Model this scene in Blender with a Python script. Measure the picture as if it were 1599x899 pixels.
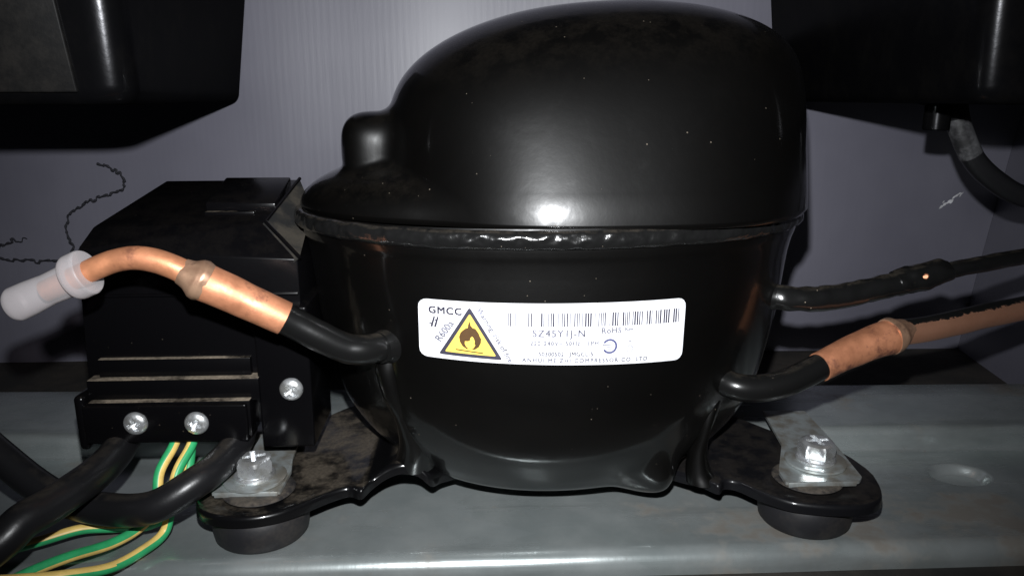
import bpy, bmesh, math, random
import numpy as np
from mathutils import Vector, Matrix, noise

# ------------------------------------------------------------------ scene, camera, light
for o in list(bpy.data.objects):
    bpy.data.objects.remove(o, do_unlink=True)
random.seed(7)
rng = np.random.default_rng(7)
scn = bpy.context.scene
COL = scn.collection
S = 0.01                                    # all lengths below are centimetres

PITCH, YAW = math.radians(14), math.radians(2.7)
CAM = Vector((-2.67, -26.9, 13.3))
cd = bpy.data.cameras.new('camera')
cd.sensor_width = 36.0
cd.lens = 36.0 * 1200.0 / 1599.0
cd.clip_start, cd.clip_end = 0.005, 20
cam = bpy.data.objects.new('camera', cd)
COL.objects.link(cam)
cam.location = CAM * S
cam.rotation_euler = (math.pi / 2 - PITCH, 0, -YAW)
scn.camera = cam

w = bpy.data.worlds.new('World')
scn.world = w
w.use_nodes = True
bg = w.node_tree.nodes['Background']
bg.inputs[0].default_value = (0.62, 0.68, 1.0, 1)
bg.inputs[1].default_value = 0.004

# the phone's flash: a small lamp a little above and left of the lens
ld = bpy.data.lights.new('flash_lamp', 'SPOT')
ld.shadow_soft_size = 0.0028
ld.spot_size = math.radians(98)
ld.spot_blend = 1.0
ld.energy = 6.6
ld.color = (0.96, 0.98, 1.0)
flash = bpy.data.objects.new('flash_lamp', ld)
COL.objects.link(flash)
up = Vector((math.sin(YAW) * math.sin(PITCH), math.cos(YAW) * math.sin(PITCH), math.cos(PITCH)))
right = Vector((math.cos(YAW), -math.sin(YAW), 0))
flash.location = (CAM + up * 3.0 - right * 0.2) * S
flash.rotation_euler = (math.pi / 2 - PITCH * 0.75, 0, -YAW)

scn.view_settings.view_transform = 'Standard'
scn.view_settings.look = 'None'
scn.view_settings.exposure = 0
scn.view_settings.gamma = 1

# ------------------------------------------------------------------ materials
def lin(c):
    return tuple(((v / 12.92) if v <= 0.04045 else ((v + 0.055) / 1.055) ** 2.4) for v in c)


class Mat:
    def __init__(self, name):
        self.m = bpy.data.materials.new(name)
        self.m.use_nodes = True
        self.nt = self.m.node_tree
        self.p = self.nt.nodes['Principled BSDF']
        self.tc = self.nt.nodes.new('ShaderNodeTexCoord')

    def n(self, t, **kw):
        x = self.nt.nodes.new(t)
        for k, v in kw.items():
            setattr(x, k, v)
        return x

    def l(self, a, b):
        self.nt.links.new(a, b)

    def mapped(self, scale=(1, 1, 1), loc=(0, 0, 0)):
        mp = self.n('ShaderNodeMapping')
        mp.inputs['Scale'].default_value = scale
        mp.inputs['Location'].default_value = loc
        self.l(self.tc.outputs['Object'], mp.inputs[0])
        return mp.outputs[0]

    def noise(self, scale, detail=4, rough=0.6, vec=None, dist=0.0):
        x = self.n('ShaderNodeTexNoise')
        x.inputs['Scale'].default_value = scale
        x.inputs['Detail'].default_value = detail
        x.inputs['Roughness'].default_value = rough
        x.inputs['Distortion'].default_value = dist
        self.l(vec if vec is not None else self.tc.outputs['Object'], x.inputs['Vector'])
        return x.outputs['Fac']

    def ramp(self, fac, a, b, lo=0.0, hi=1.0):
        x = self.n('ShaderNodeMapRange')
        x.interpolation_type = 'SMOOTHSTEP'
        x.inputs['From Min'].default_value = a
        x.inputs['From Max'].default_value = b
        x.inputs['To Min'].default_value = lo
        x.inputs['To Max'].default_value = hi
        self.l(fac, x.inputs['Value'])
        return x.outputs[0]

    def math(self, op, a, b=None):
        x = self.n('ShaderNodeMath', operation=op)
        for i, v in enumerate((a, b)):
            if v is None:
                continue
            if isinstance(v, (int, float)):
                x.inputs[i].default_value = v
            else:
                self.l(v, x.inputs[i])
        return x.outputs[0]

    def mix(self, fac, a, b):
        x = self.n('ShaderNodeMix', data_type='RGBA')
        for i, v in ((0, fac), (6, a), (7, b)):
            if isinstance(v, (int, float)):
                x.inputs[i].default_value = v
            elif isinstance(v, tuple):
                x.inputs[i].default_value = (*v, 1)
            else:
                self.l(v, x.inputs[i])
        return x.outputs[2]

    def setc(self, v):
        if isinstance(v, tuple):
            self.p.inputs['Base Color'].default_value = (*v, 1)
        else:
            self.l(v, self.p.inputs['Base Color'])

    def set(self, **kw):
        for k, v in kw.items():
            k = k.replace('_', ' ')
            if isinstance(v, (int, float)):
                self.p.inputs[k].default_value = v
            else:
                self.l(v, self.p.inputs[k])

    def bump(self, h, strength=0.3, dist=0.0005, coat=False):
        x = self.n('ShaderNodeBump')
        x.inputs['Strength'].default_value = strength
        x.inputs['Distance'].default_value = dist
        self.l(h, x.inputs['Height'])
        self.l(x.outputs[0], self.p.inputs['Normal'])
        if coat:
            self.l(x.outputs[0], self.p.inputs['Coat Normal'])
        return x

    def upness(self):
        g = self.n('ShaderNodeNewGeometry')
        s = self.n('ShaderNodeSeparateXYZ')
        self.l(g.outputs['Normal'], s.inputs[0])
        return s.outputs[2]

    def specks(self, scale, size, seed=0.0):
        v = self.n('ShaderNodeTexVoronoi')
        v.inputs['Scale'].default_value = scale
        self.l(self.mapped(loc=(seed, seed * 2, seed * 3)), v.inputs['Vector'])
        keep = self.n('ShaderNodeSeparateColor')
        self.l(v.outputs['Color'], keep.inputs[0])
        near = self.math('LESS_THAN', v.outputs['Distance'], self.math('MULTIPLY', keep.outputs[0], size))
        return self.math('MULTIPLY', near, self.math('GREATER_THAN', keep.outputs[1], 0.80))


DUST = (0.20, 0.165, 0.125)


def dusty(name, base, rough, dust=1.0, lo=0.55, hi=0.95, coat=0.0, speck=0.0, bumpy=0.05, nscale=140, metallic=0.0, film=0.0, ior=1.5, spec=0.35, smear=0.16):
    M = Mat(name)
    up_ = M.ramp(M.upness(), lo, hi)
    patch = M.ramp(M.noise(nscale, 5, 0.65), 0.36, 0.60)
    d = M.math('MULTIPLY', M.math('MULTIPLY', up_, patch), dust)
    if film:
        f2 = M.ramp(M.noise(60, 5, 0.7), 0.42, 0.75, 0.0, film)
        d = M.math('MAXIMUM', d, f2)
    if speck:
        s = M.math('MULTIPLY', M.specks(430, 0.10, 0.3), speck)
        d2 = M.math('MAXIMUM', d, s)
    else:
        d2 = d
    grain = M.noise(900, 3)
    dc = M.mix(M.ramp(grain, 0.3, 0.7), tuple(v * 0.7 for v in DUST), tuple(v * 1.25 for v in DUST))
    M.setc(M.mix(d2, base, dc))
    M.set(Roughness=M.ramp(d2, 0.0, 0.6, rough, 0.85), Metallic=metallic, IOR=ior, Specular_IOR_Level=spec)
    if coat:
        smudge = M.ramp(M.noise(55, 6, 0.68, dist=0.6), 0.40, 0.70, 0.085, smear)
        M.set(Coat_Weight=M.ramp(d2, 0.0, 0.5, coat, 0.0), Coat_Roughness=smudge)
    M.bump(M.noise(420, 4), bumpy, 0.0003, coat=bool(coat))
    return M.m


M_SHELL = dusty('gloss_black_paint', (0.0010, 0.0009, 0.0008), 0.38, dust=0.02, lo=0.35, hi=1.0, coat=1.0, speck=0.35, bumpy=0.06, film=0.0015, spec=0.24, smear=0.21)
M_WELD = dusty('black_weld_paint', (0.006, 0.006, 0.006), 0.20, dust=0.10, coat=0.7, speck=0.6, bumpy=0.5, nscale=300, spec=0.5)
M_BRACKET = dusty('black_bracket_paint', (0.003, 0.003, 0.0034), 0.28, dust=0.30, lo=0.90, hi=0.99, coat=0.7, bumpy=0.10, nscale=75, film=0.004, spec=0.2, smear=0.12)
M_BRACKET_CLEAN = dusty('black_bracket_paint_cleaner', (0.005, 0.005, 0.006), 0.4, dust=0.05, lo=0.75, hi=0.97, coat=0.35, speck=0.5, bumpy=0.12, spec=0.12)
M_PLASTIC = dusty('black_moulded_plastic', (0.0022, 0.0021, 0.0025), 0.2, dust=0.01, lo=0.3, hi=0.9, speck=0.12, bumpy=0.05, spec=0.2)
M_LEDGE = dusty('black_plastic_dusty_ledge', (0.0022, 0.0021, 0.0025), 0.22, dust=0.95, lo=0.6, hi=0.9, bumpy=0.1, nscale=60, spec=0.2)
M = Mat('satin_black_plastic')
M.setc(M.mix(M.ramp(M.noise(60, 5, 0.7), 0.42, 0.75), (0.0020, 0.0020, 0.0023), (0.0036, 0.0034, 0.0034)))
M.set(Roughness=0.6, Specular_IOR_Level=0.0)
bm_ = M.bump(M.noise(500, 3), 0.10, 0.0003)
gl_ = M.n('ShaderNodeBsdfGlossy')
gl_.inputs['Color'].default_value = (0.010, 0.010, 0.0105, 1)
gl_.inputs['Roughness'].default_value = 0.24
M.l(bm_.outputs[0], gl_.inputs['Normal'])
ad_ = M.n('ShaderNodeAddShader')
M.l(M.p.outputs[0], ad_.inputs[0])
M.l(gl_.outputs[0], ad_.inputs[1])
M.l(ad_.outputs[0], M.nt.nodes['Material Output'].inputs[0])
M_TRAY = M.m
M_RUBBER = dusty('black_rubber', (0.012, 0.012, 0.014), 0.55, dust=0.3, lo=0.4, hi=0.95, bumpy=0.15, film=0.10, spec=0.3)
M_CABLE = dusty('black_cable_sheath', (0.009, 0.009, 0.010), 0.34, dust=0.10, lo=0.8, hi=1.0, bumpy=0.20, spec=0.4)
M_TUBEBLACK = dusty('black_painted_tube', (0.005, 0.005, 0.005), 0.28, dust=0.1, lo=0.8, hi=1.0, coat=0.4, bumpy=0.1, speck=0.3)
M_TUBELUMPY = dusty('lumpy_black_paint', (0.006, 0.006, 0.006), 0.28, dust=0.15, lo=0.8, hi=1.0, coat=1.0, bumpy=0.22, nscale=260, speck=1.0)

# dusty chamfer beside the terminal box
M = Mat('settled_dust')
M.setc(M.mix(M.ramp(M.noise(70, 5), 0.42, 0.62), (0.002, 0.002, 0.002), (0.030, 0.025, 0.018)))
M.set(Roughness=0.8)
M.bump(M.noise(700, 4), 0.5, 0.0004)
M_DUSTFACE = M.m

# galvanised rail
M = Mat('galvanised_steel')
sp = M.n('ShaderNodeTexVoronoi')
sp.inputs['Scale'].default_value = 55
M.l(M.tc.outputs['Object'], sp.inputs['Vector'])
sc = M.n('ShaderNodeSeparateColor')
M.l(sp.outputs['Color'], sc.inputs[0])
zinc = M.mix(M.ramp(M.noise(28, 5, 0.6), 0.3, 0.7), (0.31, 0.35, 0.35), (0.45, 0.485, 0.48))
zinc = M.mix(M.ramp(sc.outputs[0], 0, 1, 0, 0.12), zinc, (0.5, 0.54, 0.56))
streak = M.noise(40, 6, 0.65, vec=M.mapped((0.25, 2.2, 1)))
zinc = M.mix(M.ramp(streak, 0.52, 0.72, 0, 0.4), zinc, (0.16, 0.17, 0.17))
grime = M.ramp(M.noise(22, 5, 0.62, vec=M.mapped(loc=(0.331, 0.12, 0))), 0.52, 0.64)
spot = M.ramp(M.noise(150, 5, 0.7), 0.62, 0.72, 0, 0.5)
gr = M.math('MAXIMUM', M.math('MULTIPLY', grime, 0.8), spot)
M.setc(M.mix(gr, zinc, (0.15, 0.125, 0.10)))
M.set(Metallic=M.ramp(gr, 0, 1, 0.62, 0.1), Roughness=M.ramp(streak, 0.2, 0.8, 0.18, 0.32))
cross = M.noise(420, 3, 0.6, vec=M.mapped((1.0, 0.06, 0.06)))
scr = M.ramp(M.noise(900, 2, 0.5, vec=M.mapped((0.03, 1.0, 1.0))), 0.60, 0.72)
M.bump(M.math('ADD', M.math('ADD', M.noise(120, 5), M.math('MULTIPLY', cross, 0.5)), M.math('MULTIPLY', scr, 0.15)), 0.10, 0.0006)
M_ZINC = M.m

# bright zinc for bolts, washers and clips
M = Mat('bright_zinc')
M.setc(M.mix(M.ramp(M.noise(260, 5), 0.4, 0.7), (0.78, 0.80, 0.82), (0.46, 0.46, 0.44)))
M.set(Metallic=0.82, Roughness=M.ramp(M.noise(500, 4), 0.3, 0.7, 0.24, 0.40))
M.bump(M.noise(800, 4), 0.05, 0.0003)
M_BOLT = M.m
M = Mat('dull_zinc')
M.setc(M.mix(M.ramp(M.noise(170, 5), 0.38, 0.66), (0.46, 0.50, 0.50), (0.30, 0.28, 0.24)))
M.set(Metallic=0.7, Roughness=0.42)
M.bump(M.noise(600, 4), 0.1, 0.0003)
M_CLIP = M.m

# copper
def copper(name, a, b, c, r=0.38):
    M = Mat(name)
    col = M.mix(M.ramp(M.noise(110, 5, 0.6), 0.35, 0.65), a, b)
    col = M.mix(M.ramp(M.noise(85, 6, 0.7, vec=M.mapped(loc=(0.2, 0.1, 0.4))), 0.52, 0.68, 0.0, 0.85), col, c)
    M.setc(col)
    M.set(Metallic=0.55, Roughness=M.ramp(M.noise(260, 4), 0.3, 0.7, r, r + 0.2))
    M.bump(M.noise(480, 4), 0.16, 0.0004)
    return M.m


M_COPPER = copper('copper', (0.66, 0.28, 0.15), (0.46, 0.19, 0.10), (0.16, 0.065, 0.05))
M_COPPERTHIN = copper('tarnished_copper', (0.66, 0.28, 0.14), (0.50, 0.21, 0.11), (0.25, 0.10, 0.06), 0.40)
M_BRAZE = copper('brazed_copper', (0.42, 0.26, 0.17), (0.30, 0.17, 0.11), (0.12, 0.07, 0.05), 0.3)
# copper with black paint left along its upper side
M = Mat('half_painted_copper')
zz = M.n('ShaderNodeSeparateXYZ')
gg = M.n('ShaderNodeNewGeometry')
M.l(gg.outputs['Normal'], zz.inputs[0])
edge = M.math('ADD', zz.outputs[2], M.math('MULTIPLY', M.math('SUBTRACT', M.noise(320, 5, 0.75), 0.5), 0.9))
pm = M.ramp(edge, 0.74, 0.82)
M.setc(M.mix(pm, M.mix(M.noise(120), (0.88, 0.46, 0.30), (0.70, 0.33, 0.20)), (0.006, 0.006, 0.006)))
M.set(Metallic=M.ramp(pm, 0, 1, 0.8, 0.0), Roughness=0.36)
M.bump(M.noise(480, 4), 0.15, 0.0004)
M_COPPERHALF = M.m

# milky cap
M = Mat('milky_silicone')
M.setc((0.60, 0.57, 0.58))
M.set(Roughness=0.4, Subsurface_Weight=0.0)
tr = M.n('ShaderNodeBsdfTransparent')
tr.inputs[0].default_value = (0.95, 0.9, 0.9, 1)
mx = M.n('ShaderNodeMixShader')
fr = M.n('ShaderNodeLayerWeight')
fr.inputs['Blend'].default_value = 0.3
M.l(M.ramp(fr.outputs['Facing'], 0.0, 1.0, 0.40, 0.9), mx.inputs[0])
M.l(tr.outputs[0], mx.inputs[1])
M.l(M.p.outputs[0], mx.inputs[2])
M.l(mx.outputs[0], M.nt.nodes['Material Output'].inputs[0])
M_CAP = M.m


def plain(name, c, rough=0.5, nscale=200, var=0.12, bump=0.08):
    M = Mat(name)
    M.setc(M.mix(M.ramp(M.noise(nscale, 4), 0.3, 0.7), tuple(v * (1 - var) for v in c), tuple(min(1, v * (1 + var)) for v in c)))
    M.set(Roughness=rough)
    M.bump(M.noise(nscale * 3, 3), bump, 0.0002)
    return M.m


M_YELLOW = plain('yellow_insulation', (0.78, 0.55, 0.16), 0.42)
M_GREEN = plain('green_insulation', (0.03, 0.36, 0.13), 0.40)
M_LABEL = plain('white_label_film', (0.70, 0.70, 0.73), 0.42, var=0.015, bump=0.02)
M_INK = plain('black_ink', (0.035, 0.033, 0.05), 0.45, var=0.1)
M_INKSMALL = plain('small_print_ink', (0.06, 0.06, 0.09), 0.5, var=0.2)
M_INKBLUE = plain('blue_black_ink', (0.07, 0.075, 0.16), 0.45, var=0.1)
M_INKGREY = plain('faded_ink', (0.13, 0.13, 0.17), 0.5, var=0.2)
M_INKFAINT = plain('very_faded_ink', (0.16, 0.16, 0.20), 0.5, var=0.15)
M_WARN = plain('warning_yellow', (0.82, 0.56, 0.10), 0.45, var=0.03)
M_FLAME = plain('flame_ink', (0.07, 0.035, 0.012), 0.5, var=0.1)
M_WALL_LINE = plain('dark_line', (0.012, 0.012, 0.017), 0.8)
M_SCUFF = plain('pale_scuff', (0.50, 0.50, 0.52), 0.6, var=0.2)

# corrugated grey plastic wall
def wall_mat(name, axis):
    M = Mat(name)
    s = M.n('ShaderNodeSeparateXYZ')
    M.l(M.tc.outputs['Object'], s.inputs[0])
    warp = M.math('MULTIPLY', M.noise(9, 3), 0.0014)
    x = M.math('ADD', s.outputs[axis], warp)
    rib = M.math('SINE', M.math('MULTIPLY', x, 2 * math.pi / 0.0034))
    fine = M.noise(60, 5, 0.7, vec=M.mapped((4, 4, 0.35)))
    c = M.mix(M.ramp(M.noise(7, 4), 0.3, 0.7), (0.108, 0.106, 0.134), (0.140, 0.137, 0.168))
    c = M.mix(M.ramp(fine, 0.45, 0.75, 0, 0.12), c, (0.10, 0.098, 0.12))
    c = M.mix(M.math('MULTIPLY', M.specks(60, 0.05, 0.7), 0.5), c, (0.35, 0.34, 0.36))
    M.setc(c)
    M.set(Roughness=0.42)
    h = M.math('ADD', M.math('MULTIPLY', rib, 0.045), M.math('MULTIPLY', fine, 0.55))
    M.bump(h, 0.15, 0.0006)
    return M.m


M_WALL = wall_mat('grey_corrugated_plastic', 0)
M_SIDEWALL = wall_mat('grey_corrugated_plastic_side', 1)
M = Mat('dark_bay_floor')
M.setc(M.mix(M.ramp(M.noise(35, 6, 0.7), 0.35, 0.7), (0.010, 0.009, 0.008), (0.032, 0.026, 0.021)))
M.set(Roughness=0.8)
M.bump(M.noise(220, 5), 0.5, 0.001)
M_FLOOR = M.m

# ------------------------------------------------------------------ builders
def tag(o, label=None, cat=None, group=None, kind=None):
    for k, v in (('label', label), ('category', cat), ('group', group), ('kind', kind)):
        if v:
            o[k] = v
    return o


def empty(name, loc, label, cat, group=None, rot=(0, 0, 0)):
    o = bpy.data.objects.new(name, None)
    o.empty_display_size = 0.01
    COL.objects.link(o)
    o.location = Vector(loc) * S
    o.rotation_euler = rot
    return tag(o, label, cat, group)


def origin(parent):
    """world origin of a parent chain (no rotations where this is used)"""
    v = Vector((0, 0, 0))
    while parent is not None:
        v += parent.location
        parent = parent.parent
    return v


def mesh(name, verts, faces, mat, parent=None, sharp=38, local=False, matidx=None, smooth=True):
    """verts in cm; world coordinates unless local=True. ONE mesh object."""
    off = Vector((0, 0, 0)) if (local or parent is None) else origin(parent)
    me = bpy.data.meshes.new(name)
    arr = np.asarray(verts, float) * S - np.array(off)
    me.from_pydata(arr.tolist(), [], [tuple(int(i) for i in f) for f in faces])
    mats = mat if isinstance(mat, (list, tuple)) else [mat]
    for m in mats:
        me.materials.append(m)
    if matidx is not None:
        me.polygons.foreach_set('material_index', matidx)
    me.validate()
    bm = bmesh.new()
    bm.from_mesh(me)
    bmesh.ops.recalc_face_normals(bm, faces=bm.faces)
    if smooth:
        lim = math.radians(sharp)
        for f in bm.faces:
            f.smooth = True
        for e in bm.edges:
            if len(e.link_faces) == 2 and e.calc_face_angle(0) > lim:
                e.smooth = False
    bm.to_mesh(me)
    bm.free()
    o = bpy.data.objects.new(name, me)
    COL.objects.link(o)
    o.parent = parent
    return o


def bevelled(verts, faces, width=0.06, segs=2):
    bm = bmesh.new()
    vs = [bm.verts.new(v) for v in verts]
    for f in faces:
        bm.faces.new([vs[i] for i in f])
    bmesh.ops.recalc_face_normals(bm, faces=bm.faces)
    if width:
        bmesh.ops.bevel(bm, geom=list(bm.edges), offset=width, segments=segs, profile=0.5, affect='EDGES', clamp_overlap=True)
    bm.verts.index_update()
    V = [tuple(v.co) for v in bm.verts]
    F = [[v.index for v in f.verts] for f in bm.faces]
    bm.free()
    return V, F


BOXF = [(0, 1, 3, 2), (4, 6, 7, 5), (0, 4, 5, 1), (2, 3, 7, 6), (0, 2, 6, 4), (1, 5, 7, 3)]


def box(x0, x1, y0, y1, z0, z1, bw=0.05, segs=2):
    return bevelled([(x, y, z) for x in (x0, x1) for y in (y0, y1) for z in (z0, z1)], BOXF, bw, segs)


def join(*parts):
    V, F = [], []
    for v, f in parts:
        k = len(V)
        V += [tuple(p) for p in v]
        F += [[i + k for i in q] for q in f]
    return V, F


def spline(pts, n=10):
    """Catmull-Rom through points (tuples of any length)"""
    P = [np.array(p, float) for p in pts]
    P = [2 * P[0] - P[1]] + P + [2 * P[-1] - P[-2]]
    out = []
    for i in range(1, len(P) - 2):
        for k in range(n):
            t = k / n
            a, b, c, d = P[i - 1], P[i], P[i + 1], P[i + 2]
            out.append(0.5 * ((2 * b) + (c - a) * t + (2 * a - 5 * b + 4 * c - d) * t * t + (3 * b - a - 3 * c + d) * t ** 3))
    out.append(P[-2])
    return np.array(out)


def tube(path, radius, seg=20, caps=True, lump=0.0, lscale=1.0, seed=0.0):
    """path Nx3 (cm); radius number or N values"""
    P = np.asarray(path, float)
    N = len(P)
    R = np.full(N, radius) if np.isscalar(radius) else np.asarray(radius, float)
    T = np.gradient(P, axis=0)
    T /= np.linalg.norm(T, axis=1)[:, None]
    u = np.cross(T[0], (0, 0, 1.0))
    if np.linalg.norm(u) < 1e-3:
        u = np.cross(T[0], (0, 1.0, 0))
    u /= np.linalg.norm(u)
    V, F = [], []
    for i in range(N):
        u = u - T[i] * (u @ T[i])
        u /= np.linalg.norm(u)
        v = np.cross(T[i], u)
        for k in range(seg):
            a = 2 * math.pi * k / seg
            d = u * math.cos(a) + v * math.sin(a)
            r = R[i]
            if lump:
                q = (P[i] + d * r) * lscale
                r += lump * noise.noise(Vector((q[0] + seed, q[1], q[2])))
            V.append(P[i] + d * r)
    for i in range(N - 1):
        for k in range(seg):
            F.append((i * seg + k, i * seg + (k + 1) % seg, (i + 1) * seg + (k + 1) % seg, (i + 1) * seg + k))
    if caps:
        F.append(tuple(range(seg))[::-1])
        F.append(tuple((N - 1) * seg + k for k in range(seg)))
    return V, F


def polar(rings, seg=48, close_bottom=False):
    """rings: list of functions/tuples (r, z) or callables k,a -> (r, z); first ring is the centre point"""
    V, F = [], []
    r0 = rings[0]
    V.append((0, 0, r0[1]))
    for ring in rings[1:]:
        for k in range(seg):
            a = 2 * math.pi * k / seg
            r, z = ring(a) if callable(ring) else ring
            V.append((r * math.cos(a), r * math.sin(a), z))
    for k in range(seg):
        F.append((0, 1 + k, 1 + (k + 1) % seg))
    for i in range(len(rings) - 2):
        b = 1 + i * seg
        for k in range(seg):
            k2 = (k + 1) % seg
            F.append((b + k, b + seg + k, b + seg + k2, b + k2))
    if close_bottom:
        b = 1 + (len(rings) - 2) * seg
        F.append(tuple(b + k for k in range(seg)))
    return V, F


def rotv(V, mat, loc=(0, 0, 0)):
    L = Vector(loc)
    return [tuple(mat @ Vector(v) + L) for v in V]


# ------------------------------------------------------------------ the setting
def rail():
    prof = [(-6.69, -0.76), (-6.72, -0.53)]
    for k in range(1, 10):
        a = math.radians(90 * k / 9)
        prof.append((-6.22 - 0.50 * math.cos(a), -0.50 + 0.50 * math.sin(a)))
    ys = list(np.arange(-6.05, -3.3, 0.13)) + list(np.arange(-3.28, -1.25, 0.05)) + list(np.arange(-1.2, -0.2, 0.13))
    prof += [(y, 0.0) for y in ys]
    prof += [(-0.02, 0.0), (0.06, 0.03), (0.10, 0.10), (0.11, 0.30), (0.13, 0.52)]
    for k in range(1, 7):
        a = math.radians(90 * k / 6)
        prof.append((0.51 - 0.38 * math.cos(a), 0.52 + 0.38 * math.sin(a)))
    prof += [(1.5, 0.90), (3.2, 0.90), (4.7, 0.90), (4.86, 0.84), (4.92, 0.70), (4.94, -0.68)]
    xs = sorted(set(list(np.round(np.arange(-46, 46.1, 1.0), 2)) + list(np.round(np.arange(13.4, 16.2, 0.06), 2))))
    V, F = [], []
    for x in xs:
        for (y, z) in prof:
            if y > -0.1:
                y = y - 0.024 * (x + 1)
            # pressed oval pocket at the right
            dx, dy = (x - 14.75) / 0.95, (y + 2.25) / 0.72
            r = math.hypot(dx, dy)
            if r < 1.25 and z <= 0.01:
                t = min(1.0, max(0.0, (1.0 - r) / 0.42 + 0.5))
                z = z - 0.34 * (t * t * (3 - 2 * t))
            z += 0.012 * math.sin(x * 0.21 + 1) + 0.006 * math.sin(x * 0.9 + y)
            V.append((x, y, z))
    n = len(prof)
    for i in range(len(xs) - 1):
        for k in range(n - 1):
            F.append((i * n + k, i * n + k + 1, (i + 1) * n + k + 1, (i + 1) * n + k))
    o = mesh('base_rail', V, F, M_ZINC, sharp=60)
    tag(o, 'long galvanised sheet steel rail with a raised rear ridge under the compressor', 'rail', kind='structure')
    return o


rail()
V, F = box(-60, 60, -14, 14.6, -3.0, -0.76, 0)
tag(mesh('bay_floor', V, F, M_FLOOR), 'dark dusty floor strip between the steel rail and the grey wall', 'floor', kind='structure')

# back wall: gently uneven sheet; its right end folds into a side wall
def back_wall():
    xs = np.linspace(-60, 1, 62)
    zs = np.linspace(-0.9, 34, 26)
    V, F = [], []
    nx = 70
    for z in zs:
        xc = 24.9 + 0.118 * (z + 0.9) + (0.02 * max(0, z - 4)) 
        for i in range(nx):
            x = -60 + (xc + 60) * i / (nx - 1)
            y = 14.0 + 0.10 * math.sin(x * 0.23 + z * 0.1) + 0.06 * math.sin(x * 0.61 + 1.3)
            V.append((x, y, z))
    nz = len(zs)
    for j in range(nz - 1):
        for i in range(nx - 1):
            F.append((j * nx + i, j * nx + i + 1, (j + 1) * nx + i + 1, (j + 1) * nx + i))
    back = [(v[0], v[1] + 0.35, v[2]) for v in V]
    k = len(V)
    V2 = V + back
    F2 = F + [tuple(i + k for i in f[::-1]) for f in F]
    for j in range(nz - 1):
        a, b = j * nx, (j + 1) * nx
        F2.append((a, b, b + k, a + k))
        a, b = a + nx - 1, b + nx - 1
        F2.append((a, a + k, b + k, b))
    for i in range(nx - 1):
        F2.append((i, i + k, i + 1 + k, i + 1))
        a = (nz - 1) * nx + i
        F2.append((a, a + 1, a + 1 + k, a + k))
    w_ = mesh('back_wall', V2, F2, M_WALL)
    tag(w_, 'grey corrugated plastic sheet closing the back of the compressor bay', 'wall', kind='structure')
    # folded side
    ny = 20
    V, F = [], []
    for z in zs:
        xc = 24.9 + 0.118 * (z + 0.9) + (0.02 * max(0, z - 4))
        yc = 14.0 + 0.10 * math.sin(xc * 0.23 + z * 0.1) + 0.06 * math.sin(xc * 0.61 + 1.3)
        for i in range(ny):
            t = i / (ny - 1)
            V.append((xc + 0.01 - 3.3 * t, yc - 20 * t, z))
    for j in range(nz - 1):
        for i in range(ny - 1):
            F.append((j * ny + i, j * ny + i + 1, (j + 1) * ny + i + 1, (j + 1) * ny + i))
    k = len(V)
    V2 = V + [(v[0] + 0.3, v[1], v[2]) for v in V]
    F2 = F + [tuple(i + k for i in f[::-1]) for f in F]
    for j in range(nz - 1):
        a, b = j * ny + ny - 1, (j + 1) * ny + ny - 1
        F2.append((a, a + k, b + k, b))
    for i in range(ny - 1):
        F2.append((i, i + k, i + 1 + k, i + 1))
        a = (nz - 1) * ny + i
        F2.append((a, a + 1, a + 1 + k, a + k))
    tag(mesh('side_wall', V2, F2, M_SIDEWALL), 'narrow grey side panel folding forward at the far right', 'wall', kind='structure')
    return w_


wall = back_wall()


def scuff():
    V, F = [], []
    r_ = random.Random(5)
    for (xa, za, xb, zb, hw) in ((22.75, 7.28, 23.15, 7.66, .06), (23.1, 7.58, 23.5, 7.80, .09), (23.4, 7.84, 23.9, 8.18, .05), (22.9, 7.62, 23.0, 7.74, .03), (23.8, 7.98, 24.0, 8.22, .03)):
        n = 7
        k = len(V)
        for i in range(n):
            t = i / (n - 1)
            h = hw * (math.sin(math.pi * t) ** .6) * r_.uniform(.4, 1.2) + 0.004
            x, z = xa + (xb - xa) * t, za + (zb - za) * t + r_.uniform(-.03, .03)
            y = 14.0 + 0.10 * math.sin(x * 0.23 + z * 0.1) + 0.06 * math.sin(x * 0.61 + 1.3) - 0.02
            V += [(x - h * .6, y, z + h), (x + h * .6, y, z - h)]
        for i in range(n - 1):
            F.append((k + 2 * i, k + 2 * i + 1, k + 2 * i + 3, k + 2 * i + 2))
    mesh('scuff', V, F, M_SCUFF, wall)


scuff()

# thin dark tube added to draw a crinkled line on the wall
def wall_line():
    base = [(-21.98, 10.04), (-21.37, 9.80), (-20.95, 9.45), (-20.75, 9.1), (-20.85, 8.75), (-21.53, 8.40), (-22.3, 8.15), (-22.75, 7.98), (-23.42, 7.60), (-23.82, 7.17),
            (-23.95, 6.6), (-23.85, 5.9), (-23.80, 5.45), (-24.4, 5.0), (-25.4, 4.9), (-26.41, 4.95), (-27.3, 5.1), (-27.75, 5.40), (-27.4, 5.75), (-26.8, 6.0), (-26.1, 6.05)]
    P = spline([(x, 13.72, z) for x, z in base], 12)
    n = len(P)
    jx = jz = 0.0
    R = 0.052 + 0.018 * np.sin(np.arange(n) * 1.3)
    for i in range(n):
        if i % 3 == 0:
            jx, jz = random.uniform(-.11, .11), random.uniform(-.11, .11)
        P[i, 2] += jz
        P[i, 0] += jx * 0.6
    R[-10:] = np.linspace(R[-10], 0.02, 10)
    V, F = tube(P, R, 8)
    tag(mesh('crinkled_line', V, F, M_WALL_LINE), 'thin dark crinkled line drawn on the grey wall above the capped tube', 'wall_line')


wall_line()

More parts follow.
